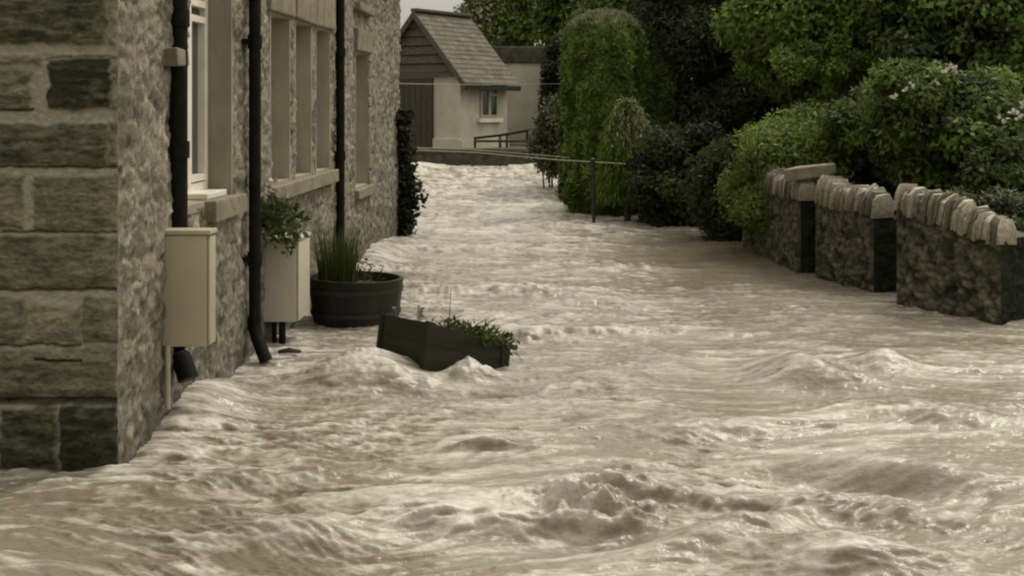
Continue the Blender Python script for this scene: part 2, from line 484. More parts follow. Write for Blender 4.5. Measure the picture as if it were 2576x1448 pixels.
def facade():
    ys = [5.4]
    while ys[-1] < 15.3: ys.append(ys[-1] + .012 + .0022 * (ys[-1] - 5.4))
    zs = list(np.arange(-.5, 3.5, .017))
    for a, b, c, d in OPEN:
        ys += [a, b]; zs += [c, d]
    ys = np.unique(np.round(ys, 4)); zs = np.unique(np.round(zs, 4))
    Yg, Zg = np.meshgrid(ys, zs, indexing='ij')
    wy = Yg + .05 * gnoise(Yg * 5, Zg * 5, 5); wz = Zg + .03 * gnoise(Yg * 5, Zg * 6, 6)
    f1, f2, r = worley(wy / .21, wz / .105, 7)
    big = sstep(.05, .20, f2 - f1) * (r > .18)
    g1, g2, r2 = worley(wy / .05, wz / .04, 8)
    fine = sstep(.0, .3, g2 - g1) * r2
    cover = sstep(-.45, .15, fbm(Yg / .7, Zg / .8, 9, 3))          # thick lime pointing hides many stones
    m = big * (1 - .30 * cover)
    n = fbm(Yg * 14, Zg * 14, 10, 4)
    disp = .012 * m + .009 * fine + .016 * n + .03 * fbm(Yg * 1.3, Zg * 1.1, 12, 2)
    edge = np.zeros_like(Yg)
    for a, b, c, d in OPEN:
        dd = np.maximum(np.maximum(a - Yg, Yg - b), np.maximum(c - Zg, Zg - d))
        edge = np.maximum(edge, 1 - sstep(.0, .05, dd))
    disp = disp * (1 - edge) * sstep(5.395, 5.45, Yg) * (Yg > 5.401)
    stone = lerp3((.07, .064, .042), (.25, .225, .165), np.clip(r * 1.1 + .3 * n, 0, 1))
    lime = lerp3((.17, .152, .110), (.33, .30, .228), np.clip(.5 + .8 * n + .25 * (fine - .3), 0, 1))
    c = lime * (1 - m[..., None]) + stone * m[..., None]
    pit = sstep(.22, .42, fbm(Yg * 8, Zg * 10, 14, 5, .6)); c = c * (.74 + .55 * fine[..., None])
    c = c * (1 - .7 * pit[..., None]) * .92
    damp = 1 - sstep(.0, .9, Zg + .25 * fbm(Yg * 2, Zg * 2, 13, 3))
    c = c * (1 - .33 * damp[..., None]) * np.array([1, 1.0, 1.0])
    yc = (ys[:-1] + ys[1:]) / 2; zc = (zs[:-1] + zs[1:]) / 2
    YC, ZC = np.meshgrid(yc, zc, indexing='ij')
    keep = np.ones(YC.shape, bool)
    for a, b, c0, d0 in OPEN: keep &= ~((YC > a) & (YC < b) & (ZC > c0) & (ZC < d0))
    Pn = np.stack([XW + disp, Yg, Zg], -1)
    link('front_wall', grid_mesh('front_wall', Pn, c, keep), M_RUBBLE, house, True)


def gable():
    Yg0 = 5.4
    # stones as x0, x1, y0, y1 on the picture scale of that wall, tone 0..1, relief
    S = [(-260, -20, -60, 110, .45), (-10, 268, -60, 111, .20), (276, 299, -60, 60, .75), (276, 299, 66, 112, .7),
         (-250, 100, 137, 162, .60), (112, 298, 137, 146, .55), (-250, -60, 175, 272, .4), (-50, 78, 174, 272, .45), (120, 278, 150, 274, .02), (281, 299, 165, 276, .5),
         (-250, -30, 306, 416, .35), (-20, 268, 310, 416, .26), (274, 299, 306, 418, .42),
         (-250, -90, 436, 574, .4), (-80, 58, 438, 574, .46), (84, 299, 440, 574, .42),
         (-250, -120, 592, 730, .4), (-110, 299, 592, 722, .36), (-250, -40, 742, 862, .5), (-30, 58, 745, 864, .42), (66, 198, 765, 858, .56), (206, 299, 745, 864, .36),
         (-250, -60, 874, 1006, .3), (-50, 299, 874, 1008, .34), (-250, -10, 1022, 1176, .06), (0, 140, 1024, 1180, .16), (150, 299, 1020, 1182, .03)]
    xs = np.linspace(-3.0, XW, 300); zs = np.linspace(-.5, 3.5, 700)
    Xg, Zg = np.meshgrid(xs, zs, indexing='ij')
    px = VX + Xg / Yg0 * F; py = VY + (CAMH - Zg) / Yg0 * F
    wpx = px + 15 * fbm(px / 55, py / 38, 21, 4); wpy = py + 13 * fbm(px / 70 + 5, py / 45, 22, 4)
    n = fbm(px / 38, py / 24, 23, 6, .6); n2 = fbm(px / 12, py / 9, 24, 3)
    mort = lerp3((.25, .228, .16), (.36, .335, .25), np.clip(.5 + .8 * n, 0, 1))
    c = mort; disp = -.012 + .003 * n2
    for i, (a, b, t, d, tone) in enumerate(S):
        e = np.minimum(np.minimum(wpx - a, b - wpx), np.minimum(wpy - t, d - wpy))
        m = sstep(-4, 6, e)
        layer = fbm(px / 75 + 7 * i, py / 20 + .25 * n, 30 + i, 5, .6)
        tn = np.clip(tone + .27 * layer + .20 * n + .06 * n2 + .25 * fbm(px / 110 + 3 * i, py / 70, 80, 2), 0, 1)
        sc = lerp3((.026, .029, .012), (.30, .275, .19), tn)
        c = c * (1 - m[..., None]) + sc * m[..., None]
        disp = disp * (1 - m) + m * (.006 + .012 * layer + .010 * n + .004 * n2 + .010 * sstep(0, 40, e))
    # thin dark beds under some stones
    for yb, x0, x1, w in ((728, -40, 299, 4), (868, -40, 200, 3), (1012, -40, 299, 7), (584, 0, 299, 3), (905, 90, 210, 3), (1002, -40, 299, 4), (420, -40, 299, 3), (276, -40, 80, 3)):
        mk = (1 - sstep(w * .5, w * 1.6, np.abs(py - yb - 8 * fbm(px / 70, px * 0 + yb, 60, 3)))) * (wpx > x0) * (wpx < x1)
        c = c * (1 - .7 * mk[..., None]); disp = disp - .012 * mk
    edge = sstep(XW - .02, XW, Xg)
    disp = disp * (1 - edge)
    wet = 1 - sstep(.02, .36, Zg + .12 * fbm(px / 60, py / 60, 70, 3))
    c = c * (1 - .45 * wet[..., None])
    Pn = np.stack([Xg, Yg0 - disp, Zg], -1)
    link('gable_wall', grid_mesh('gable_wall', Pn, c), M_STONE, house, True)


facade(); gable()
b = MB(); b.box((-9, 5.46, -.55), (-2.10, 15.28, 5.2)); b.box((-9, 5.41, -.55), (-3.01, 5.46, 5.2)); b.box((-2.10, 5.41, 3.51), (-1.80, 15.28, 5.2))
b.box((-3.0, 5.41, 3.51), (-2.10, 5.46, 5.2)); b.box((-2.10, 15.24, -.55), (-1.815, 15.28, 3.5))
b.build('upper_wall', M_SILL, house)
rf = MB()
rf.add([(-1.45, 5.2, 5.1), (-1.45, 15.5, 5.1), (-5.4, 15.5, 8.2), (-5.4, 5.2, 8.2), (-9.4, 5.2, 5.1), (-9.4, 15.5, 5.1),
        (-1.45, 5.2, 5.25), (-1.45, 15.5, 5.25), (-5.4, 15.5, 8.36), (-5.4, 5.2, 8.36), (-9.4, 5.2, 5.25), (-9.4, 15.5, 5.25)],
       [(6, 7, 8, 9), (9, 8, 11, 10), (0, 3, 2, 1), (3, 4, 5, 2), (0, 1, 7, 6), (4, 10, 11, 5), (0, 6, 9, 3), (3, 9, 10, 4), (1, 2, 8, 7), (2, 5, 11, 8)])
rf.build('roof', M_IRON, house)

for i, (a, bb, c0, d0) in enumerate(OPEN):
    xi = -2.09
    win = MB()
    # frame: outer stiles and rails, set back from the wall face
    xf0, xf1 = -1.985, -1.925
    fw = .055
    win.box((xf0, a + .005, c0 + .02), (xf1, a + .005 + fw, d0 - .01)); win.box((xf0, bb - .005 - fw, c0 + .02), (xf1, bb - .005, d0 - .01))
    win.box((xf0, a + .005 + fw, c0 + .02), (xf1, bb - .005 - fw, c0 + .02 + fw * 1.3)); win.box((xf0, a + .005 + fw, d0 - .01 - fw), (xf1, bb - .005 - fw, d0 - .01))
    cen = (a + bb) / 2
    win.box((xf0 + .004, cen - .05, c0 + .02 + fw * 1.3), (xf1 + .012, cen + .05, d0 - .01 - fw))
    w = win.build('window', M_WHITE, house)
    sash = MB()
    sx0, sx1 = xf0 + .01, xf1 + .006
    for (p, q) in ((a + .062, cen - .052), (cen + .052, bb - .062)):
        zt = min(d0 - .1, c0 + 1.02)
        for (zz0, zz1) in ((c0 + .10, zt - .025), (zt + .025, d0 - .07)):
            if zz1 - zz0 < .12: continue
            sash.box((sx0, p, zz0), (sx1, p + .03, zz1)); sash.box((sx0, q - .03, zz0), (sx1, q, zz1))
            sash.box((sx0, p + .03, zz0), (sx1, q - .03, zz0 + .035)); sash.box((sx0, p + .03, zz1 - .035), (sx1, q - .03, zz1))
    sash.build('sash', M_WHITE, w)
    gl = MB(); gl.box((xf0 + .018, a + .06, c0 + .09), (xf0 + .026, bb - .06, d0 - .06)); gl.build('glass', M_GLASS, w)
    rv = MB()
    x1 = XW + .004
    rv.box((xi, bb + .001, c0 - .02), (x1, bb + .03, d0 + .02)); rv.box((xi, a - .03, c0 - .02), (x1, a - .001, d0 + .02))
    rv.box((xi, a - .0, d0 + .001), (x1 - .002, bb, d0 + .03)); rv.box((xi, a, c0 - .03), (x1 - .003, bb, c0 + .012))
    rv.build('reveal', M_PLASTER, w)
# window board and stone sills
w = MB(); w.box((-1.93, 6.86, 1.0135), (-1.815, 7.27, 1.045), bev=.006); w.build('window_board', M_WHITE, house)
s_ = MB(); s_.box((-1.90, 6.74, .905), (-1.735, 7.42, 1.013), bev=.008, jit=.004); s_.build('window_sill', M_SILL, house)
s_ = MB(); s_.box((-1.86, 8.2, .90), (-1.74, 10.62, .995), bev=.008, jit=.004); s_.build('window_sill', M_SILL, house)
s_ = MB(); s_.box((-1.86, 11.8, .66), (-1.75, 12.76, .745), bev=.008, jit=.004); s_.build('window_sill', M_SILL, house)
s_ = MB(); s_.box((-1.86, 11.8, 2.02), (-1.758, 12.78, 2.22), bev=.01, jit=.006); s_.build('lintel', M_SILL, house)
s_ = MB(); s_.box((-1.86, 11.8, 2.38), (-1.74, 12.78, 2.455), bev=.01, jit=.006); s_.build('window_sill', M_SILL, house)
for k, (a, bb) in enumerate(((8.22, 9.0), (9.03, 9.8), (9.83, 10.6))):
    s_ = MB(); s_.box((-1.86, a, 2.12), (-1.765, bb, 2.40), bev=.012, jit=.008); s_.build('lintel', M_SILL, house)
# quoins beside the far window
q = MB(); z = .78; k = 0
while z < 1.98:
    hgt = random.uniform(.10, .17); q.box((-1.84, 12.665 + random.uniform(0, .01), z), (-1.785 + random.uniform(0, .012), 12.86 + random.choice((0, .12)), min(z + hgt, 1.99) - .018), bev=.012, jit=.006); z += hgt
q.build('quoin_stones', M_SILL, house)
cb = MB(); p0 = P(402, 165, 6.10)
cb.box((-1.84, 6.02, 1.690), (-1.735, 6.22, 1.775), bev=.008, jit=.006); cb.build('corbel_stone', M_SILL, house)


# ------------------------------------------------------------------ drainpipes and meter boxes
def drainpipe(x, y, r, ztop, zbend, foot, label, joints):
    t = empty('drainpipe', (x, y, foot.z), label, 'drainpipe', 'black drainpipes on the stone house')
    m = MB()
    pts = [(x, y, ztop), (x, y, (ztop + zbend) / 2), (x, y, zbend)]
    m.tube(pts, r, 20); m.build('pipe', M_PIPE, t, True)
    s = MB()
    mid = Vector((x, y, zbend)).lerp(foot, .45); mid.x = x + (foot.x - x) * .25
    s.tube([Vector((x, y, zbend + .02)), Vector((x, y, zbend - .05)), mid, foot], [r * 1.12, r * 1.12, r * 1.06, r * 1.1], 20); s.build('shoe', M_PIPE, t, True)
    for z in joints:
        c = MB(); c.lathe([(r * .9, -.04), (r * 1.22, -.04), (r * 1.22, .04), (r * .9, .04)], (x, y, z), 20)
        c.box((x - .06, y - r * 1.9, z - .015), (x - .02, y + r * 1.9, z + .015)); c.build('bracket', M_PIPE, t, True)
    return t


drainpipe(-1.772, 6.17, .044, 5.0, .42, Vector((-1.708, 6.12, .225)), 'thick black drainpipe nearest the camera, running down behind the tan meter box', (1.92, 1.30))
drainpipe(-1.735, 7.60, .0345, 5.0, .26, Vector((-1.66, 7.56, .03)), 'slim black drainpipe between the two meter boxes, bent at its foot', (1.88, .62))
drainpipe(-1.755, 10.78, .036, 5.0, .25, Vector((-1.70, 10.74, .0)), 'slim black drainpipe farthest along the wall, ending behind the tub of grass', (1.95, 1.1))


def meter_box(y0, y1, z0, z1, depth, mat, label):
    t = empty('meter_box', (XW, (y0 + y1) / 2, z0), label, 'meter box', 'meter boxes on the stone house')
    x0, x1 = XW - .02, XW + depth
    m = MB(); m.box((x0, y0, z0), (x1 - .013, y1, z1 - .012), bev=.012); m.build('housing', mat, t, True)
    d = MB(); d.box((x1 - .012, y0 + .006, z0 + .008), (x1, y1 - .006, z1 - .02), bev=.005); d.build('door', mat, t, True)
    c = MB(); c.box((x0, y0 - .008, z1 - .011), (x1 + .006, y1 + .008, z1 + .012), bev=.008); c.build('lid', mat, t, True)
    return t


b1 = meter_box(5.99, 6.105, .40, .925, .225, M_BOX1, 'tan plastic meter box on the wall below the thick near drainpipe')
c = MB(); c.tube([(-1.765, 5.98, .41), (-1.765, 5.98, .12)], .013, 10); c.build('conduit', M_CONDUIT, b1, True)
b2 = meter_box(8.14, 8.52, .16, .675, .215, M_BOX2, 'pale grey meter box beside the barrel tub, leafy plant above it')
c = MB(); c.tube([(-1.70, 8.2, .17), (-1.70, 8.2, .02), (-1.68, 8.2, -.1)], .022, 10); c.build('conduit', M_PIPE, b2, True)
c = MB(); c.tube([(-1.75, 8.2, .17), (-1.75, 8.2, .02), (-1.75, 8.2, -.1)], .015, 10); c.build('conduit', M_PIPE, b2, True)


# ------------------------------------------------------------------ foliage
def leaves(name, C, T, L, Wd, colr, mat, parent, face=None):
    """diamond leaf faces: C base points (n,3), T directions (n,3)"""
    n = len(C)
    T = T / (np.linalg.norm(T, axis=1, keepdims=True) + 1e-9)
    if face is not None:
        face = face / (np.linalg.norm(face, axis=1, keepdims=True) + 1e-9)
        face = face + RNG.normal(size=(n, 3)) * .32
        face /= np.linalg.norm(face, axis=1, keepdims=True)
        T = T - face * (T * face).sum(1, keepdims=True)
        T = T / (np.linalg.norm(T, axis=1, keepdims=True) + 1e-9)
    A = RNG.normal(size=(n, 3)) if face is None else face
    B = np.cross(T, A); B /= (np.linalg.norm(B, axis=1, keepdims=True) + 1e-9)
    N = np.cross(T, B)
    L = L[:, None]; Wd = Wd[:, None]
    v0 = C; v2 = C + T * L + N * L * RNG.uniform(-.2, .2, (n, 1))
    v1 = C + T * L * .45 + B * Wd * .5 + N * L * .08; v3 = C + T * L * .45 - B * Wd * .5 + N * L * .08
    V = np.stack([v0, v1, v2, v3], 1).reshape(-1, 3)
    Fq = np.arange(4 * n).reshape(n, 4)
    cc = np.repeat(colr, 4, axis=0)
    return link(name, mesh_np(name, V, Fq, cc), mat, parent)


def unit(n):
    v = RNG.normal(size=(n, 3)); return v / np.linalg.norm(v, axis=1, keepdims=True)


def clump_points(centre, radii, ncl, nleaf, clr=(.28, .5), flat=.75, shell=.55, cut=None):
    """leaf points in many clumps spread through an ellipsoid"""
    centre = np.asarray(centre); radii = np.asarray(radii)
    d = unit(ncl); rr = shell + (1 - shell) * RNG.uniform(0, 1, (ncl, 1)) ** .6
    K = centre + d * rr * radii
    R_ = RNG.uniform(clr[0], clr[1], ncl)
    w = R_ ** 2; w /= w.sum()
    k = RNG.choice(ncl, nleaf, p=w)
    dl = unit(nleaf); q = RNG.uniform(0, 1, (nleaf, 1)) ** .45
    pos = K[k] + dl * q * R_[k][:, None] * np.array([1, 1, flat])
    out = dl + .6 * (pos - centre) / radii
    return pos, out, k, q[:, 0], K


def colours(n, base, k=None, ncl=0, var=.25, clvar=.3, tips=None):
    c = np.tile(np.asarray(base, float), (n, 1))
    f = 1 + var * RNG.normal(size=(n, 1))
    if k is not None: f = f * (1 + clvar * RNG.normal(size=ncl))[k][:, None]
    c = c * np.clip(f, .25, 2.2)
    c[:, 0] *= 1 + .15 * RNG.normal(size=n)
    return np.clip(c, .002, .9)


def bush(name, label, cat, base, centre, radii, ncl, nleaf, L, col_, clr=(.25, .45), mat=None, group=None, shell=.5, ratio=.55, var=.28, clvar=.35,
         stems=5, up=.3, droop=0., trunk_r=.04, zmin=-.05, accents=None, trunk_name='stem'):
    t = empty(name, base, label, cat, group)
    pos, out, k, q, K = clump_points(centre, radii, int(ncl * 1.3), int(nleaf * 1.7), clr, shell=min(shell + .12, .8)); ncl = int(ncl * 1.3)
    okm = pos[:, 2] > zmin
    pos, out, k, q = pos[okm], out[okm], k[okm], q[okm]
    n = len(pos)
    T = out + RNG.normal(size=(n, 3)) * .7; T[:, 2] += up - droop
    Ls = L * .78 * RNG.uniform(.5, 1.4, n)
    cc = colours(n, col_, k, ncl, var, clvar)
    if accents:
        frac, ac = accents
        s = RNG.uniform(size=n) < frac; cc[s] = np.asarray(ac) * RNG.uniform(.7, 1.2, (s.sum(), 1))
    face = out + RNG.normal(size=(n, 3)) * .25; face[:, 2] += .55
    leaves('crown', pos, T, Ls, Ls * ratio, cc, mat or M_LEAF, t, face)
    m = MB(); b0 = Vector(base)
    if trunk_name == 'trunk':
        top = Vector(centre) + Vector((0, 0, radii[2] * .3))
        m.tube([b0 - Vector((0, 0, .3)), b0.lerp(top, .35) + Vector((.05, 0, 0)), b0.lerp(top, .7), top], [trunk_r * 1.3, trunk_r, trunk_r * .75, trunk_r * .4], 10)
        for i in range(stems):
            e = Vector(K[int(RNG.integers(ncl))]); s = b0.lerp(top, random.uniform(.3, .8))
            m.tube([s, s.lerp(e, .5) + Vector((0, 0, .1)), e], [trunk_r * .5, trunk_r * .33, trunk_r * .12], 7)
    else:
        for i in range(stems):
            e = Vector(K[int(RNG.integers(ncl))]); s = b0 + Vector((random.uniform(-.1, .1), random.uniform(-.1, .1), -.3))
            m.tube([s, s.lerp(e, .5) + Vector((0, 0, .12)), e], [trunk_r * .5, trunk_r * .35, trunk_r * .12], 7)
    m.build(trunk_name, M_BARK, t, True)
    return t


def petals(name, pts, size, base, parent, mat=M_PETAL):
    n = len(pts) * 6
    C = np.repeat(np.asarray(pts), 6, axis=0) + RNG.normal(size=(n, 3)) * size * .25
    T = unit(n); T[:, 1] -= .3
    cc = np.tile(np.asarray(base, float), (n, 1)) * RNG.uniform(.75, 1.15, (n, 1))
    return leaves(name, C, T, np.full(n, size), np.full(n, size * .8), cc, mat, parent)


# --- far hillside and wood
hl = MB()
hs = [(-70, 60, -.3), (120, 60, -.3), (160, 150, 2.5), (-110, 150, 2), (-300, 500, 7), (400, 500, 9)]
hl.add(hs, [(0, 1, 2, 3), (3, 2, 5, 4)]); tag(hl.build('hill', M_LAWN), kind='structure')
gs = MB(); gs.box((2.0, 16.6, -.6), (40, 60, .12)); gs.add([(2.25, 13.6, .1), (3.5, 9.5, .1), (5.0, 6.0, .1), (40, 6.0, .1), (40, 16.6, .1), (2.25, 16.6, .1)], [(0, 1, 2, 3, 4, 5)])
gs.box((-6, 33.75, -.6), (2.0, 60, .32))
tag(gs.build('garden_soil', M_GROUND), kind='structure')

# ------------------------------------------------------------------ cottage at the end of the lane
def cottage():
    base = P(1158, 372, 37.0); base.z = .3
    t = empty('cottage', base, 'small gabled cottage with pale walls and slate roof across the end of the lane', 'cottage')
    a = R(-30)
    M = Matrix.Translation(Vector((base.x, base.y, 0))) @ Matrix.Rotation(a, 4, 'Z')
    # local frame: the corner nearest the lane at the origin; gable runs along -x, side wall along +y
    HW, LEN, ZE, ZR = 2.95, 2.5, 2.50, 4.22
    wl = MB()
    def q(*p): return M @ Vector(p)
    wl.hexa([q(-HW, 0, -.3), q(0, 0, -.3), q(0, LEN, -.3), q(-HW, LEN, -.3), q(-HW, 0, ZE), q(0, 0, ZE), q(0, LEN, ZE), q(-HW, LEN, ZE)])
    wl.build('wall', M_RENDER, t)
    gb = MB()
    zz = ZE + .02; nb = 6; hh = (ZR - .15 - ZE) / nb
    for i in range(nb):       # weatherboards of the gable, each lapping the one below
        z0 = ZE + i * hh; k0 = (z0 - ZE) / (ZR - ZE); k1 = (z0 + hh - ZE) / (ZR - ZE)
        xl0 = -HW + HW / 2 * k0; xr0 = -HW / 2 * k0; xl1 = -HW + HW / 2 * k1; xr1 = -HW / 2 * k1
        gb.hexa([q(xl0, -.09, z0), q(xr0, -.09, z0), q(xr0, .0, z0), q(xl0, .0, z0), q(xl1, -.02, z0 + hh), q(xr1, -.02, z0 + hh), q(xr1, .0, z0 + hh), q(xl1, 0, z0 + hh)])
    gb.build('gable_boards', M_TIMBER, t)
    bm_ = MB(); bm_.box((-HW, -.12, ZE - .12), (-.02, -.003, ZE - .01), M); bm_.build('beam', M_TIMBER, t)
    # roof: coursed slates on both slopes
    ov, ev = .20, .32
    rows = 15
    sl = MB()
    cols = []
    vs_c = []
    for side in (1, -1):
        for i in range(rows):
            k0 = i / rows; k1 = (i + 1) / rows + .01
            def rp(k, y, lift):
                x = -HW / 2 + side * (HW / 2 + ev) * (1 - k); z = ZR - (ZR - ZE) * (1 + 2 * ev / HW) * (1 - k)
                return q(x, y, z + lift)
            y = -ov
            while y < LEN + ov - .01:
                w_ = min(random.uniform(.22, .34), LEN + ov - y)
                l0 = .07 + random.uniform(-.006, .006); n0 = len(sl.v)
                sl.hexa([rp(k0, y, .03), rp(k0, y + w_ - .006, .03), rp(k1, y + w_ - .006, .0), rp(k1, y, .0), rp(k0, y, l0), rp(k0, y + w_ - .006, l0), rp(k1, y + w_ - .006, .045), rp(k1, y, .045)])
                tone = random.uniform(.75, 1.25); cols += [(.105 * tone, .093 * tone, .066 * tone)] * 8
                y += w_
    me = bpy.data.meshes.new('roof'); me.from_pydata(sl.v, [], sl.f); me.update()
    at = me.attributes.new('Col', 'FLOAT_COLOR', 'POINT'); at.data.foreach_set('color', np.array([(*c_, 1) for c_ in cols], np.float32).ravel())
    rf = link('roof', me, M_SLATE, t)
    rd = MB(); rd.box((-HW / 2 - .13, -ov, ZR + .03), (-HW / 2 + .13, LEN + ov, ZR + .13), M, bev=.03); rd.build('ridge_tiles', M_TIMBER, rf)
    dk = MB()
    for side in (1, -1):
        x0 = -HW / 2 + side * (HW / 2 + ev); z0 = ZE - (ZR - ZE) * 2 * ev / HW
        sg = side * .0
        dk.hexa([q(x0, -ov - .05, z0 - .16), q(x0, -ov, z0 - .16), q(-HW / 2, -ov, ZR - .16), q(-HW / 2, -ov - .05, ZR - .16), q(x0, -ov - .05, z0 + .06), q(x0, -ov, z0 + .06), q(-HW / 2, -ov, ZR + .06), q(-HW / 2, -ov - .05, ZR + .06)])
    dk.build('barge_board', M_TIMBER, t)
    fs = MB(); fs.box((ev - .05, -ov, ZE - (ZR - ZE) * 2 * ev / HW - .14), (ev + .05, LEN + ov, ZE - (ZR - ZE) * 2 * ev / HW + .0), M); fs.build('gutter', M_BLACKWOOD, t)
    dr = MB(); dr.box((-2.5, -.05, .1), (-.92, -.003, 2.33), M)
    for i in range(8): dr.box((-2.5 + i * .197, -.065, .1), (-2.5 + i * .197 + .18, -.051, 2.32), M)
    dr.build('door', M_DARKWOOD, t)
    wn = MB()
    y0, y1, z0, z1 = 1.0, 1.95, 1.28, 2.22
    for (p0, p1) in (((-.02, y0, z0), (.05, y0 + .09, z1)), ((-.02, y1 - .09, z0), (.05, y1, z1)), ((-.02, y0, z0 - .09), (.05, y1, z0)), ((-.02, y0, z1), (.05, y1, z1 + .07)),
                     ((-.02, (y0 + y1) / 2 - .05, z0), (.045, (y0 + y1) / 2 + .07, z1)), ((-.02, (y0 + y1) / 2 + .07, z0 + .55), (.04, y1 - .09, z0 + .62))):
        wn.box(p0, p1, M)
    w = wn.build('window', M_CONDUIT, t)
    gl = MB(); gl.box((.003, y0 + .09, z0), (.02, y1 - .09, z1), M); gl.build('pane', M_GLASS, w)
    si = MB(); si.box((.0, y0 - .15, z0 - .22), (.12, y1 + .15, z0 - .1), M); si.build('sill', M_WHITE, w)
    pl = MB(); pl.box((-.9, -.10, -.3), (.06, -.003, .62), M, bev=.03); pl.box((.003, -.05, -.3), (.08, LEN, .55), M); pl.build('plinth', M_RENDER, t)
    return t


cottage()
# tall rendered yard wall with a dark stone top behind the cottage
t = empty('yard_wall', P(1350, 300, 41.5), 'tall pale rendered yard wall with a dark stone top behind the cottage', 'wall')
m = MB(); m.box((-2.4, 41.4, -.3), (1.4, 41.8, 2.9)); m.build('wall', M_RENDER, t)
M_DARKSTONE = mat_noise('dark_stone', (0.030, 0.028, 0.018), (0.09, 0.08, 0.055), 5, bump=0.02, bscale=14)
m = MB(); m.box((-2.5, 41.32, 2.9), (1.5, 41.9, 3.42), bev=.04); m.build('coping', M_DARKSTONE, t)
# low wall across the end of the lane
t = empty('low_wall', (-1.5, 33.2, 0), 'low dark wall across the end of the lane, water pouring past it', 'wall')
m = MB(); m.box((-5.5, 33.0, -.6), (1.6, 33.35, .36)); m.build('wall', M_DARKSTONE, t)
m = MB(); m.box((-5.6, 32.94, .36), (1.7, 33.42, .46), bev=.02); m.build('coping', M_TIMBER, t)
# bench behind the low wall
t = empty('garden_bench', P(1260, 370, 34.4), 'dark weathered garden bench in front of the cottage window', 'bench')
L0 = P(1195, 345, 34.4); R0 = P(1328, 330, 34.4)
m = MB(); m.tube([P(1192, 348, 34.4), P(1262, 340, 34.4), P(1330, 328, 34.4)], .035, 8); m.build('back_rail', M_BLACKWOOD, t, True)
m = MB(); m.box((L0.x, 34.1, .58), (R0.x, 34.5, .64)); m.build('seat', M_DARKWOOD, t)
for x_ in (1195, 1258, 1275, 1326):
    p = P(x_, 345 - (x_ - 1195) * .1, 34.42); m = MB(); m.box((p.x - .03, 34.38, .3), (p.x + .03, 34.45, p.z)); m.build('leg', M_TIMBER if x_ in (1258, 1275) else M_BLACKWOOD, t)
# far chimney
t = empty('chimney_stack', P(1205, 60, 62), 'distant chimney top peeping over the cottage roof', 'chimney')
m = MB(); p = P(1205, 60, 62); m.box((p.x - .45, 61.7, -.2), (p.x + .45, 62.5, p.z)); m.build('stack', M_RENDER, t)
m = MB(); m.box((p.x - .7, 61.5, p.z), (p.x + .75, 62.7, p.z + .22)); m.build('cap', M_BLACKWOOD, t)

# ------------------------------------------------------------------ stone garden walls on the right
def wall_mesh(A, B, zt0, zt1, thick, seed, dark=False):
    A = Vector(A); B = Vector(B)
    d = (B - A); Ln = d.length; d.normalize(); nrm = Vector((d.y, -d.x, 0))
    if nrm.x > 0: nrm = -nrm
    nu = max(8, int(Ln / .014)); nv = 90
    U, Vv = np.meshgrid(np.linspace(0, Ln, nu), np.linspace(0, 1, nv), indexing='ij')
    Z = -.5 + Vv * ((zt0 + (zt1 - zt0) * U / Ln) + .5)
    wu = U + .06 * gnoise(U * 4, Z * 4, seed); wz = Z + .04 * gnoise(U * 4, Z * 5, seed + 1)
    f1, f2, r = worley(wu / .085, wz / .06, seed + 2)
    m = sstep(.03, .22, f2 - f1); n = fbm(U * 11, Z * 11, seed + 3, 4)
    edge = sstep(0, .05, np.minimum(U, Ln - U))
    n9 = fbm(U * 30, Z * 24, seed + 5, 4)
    disp = (.012 * m * (.3 + r) + .030 * n + .012 * n9) * (.15 + .85 * edge)
    st = lerp3((.034, .034, .019), (.19, .172, .118), np.clip(.22 + .35 * r ** 2 + .75 * n + .4 * n9 + .3 * fbm(U * 7, Z * 1.2, seed + 8, 3), 0, 1))
    c = st * (.65 + .35 * m[..., None]) * (1 - .75 * sstep(.12, .35, fbm(U * 9 + 3, Z * 8, seed + 9, 4))[..., None])
    moss = sstep(.1, .4, fbm(U * 3, Z * 2, seed + 7, 4))[..., None]
    c = c * (1 - .5 * moss) + np.array([.035, .045, .012]) * .5 * moss
    if dark: c = np.array([.010, .013, .005]) * np.clip(1 + .9 * n[..., None], .2, 3)  # end faces only: shade painted in as an almost black colour
    base = np.array(A)[None, None, :] + U[..., None] * np.array(d)
    Pn = base + disp[..., None] * np.array(nrm); Pn[..., 2] = Z
    return Pn, c, d, nrm, Ln


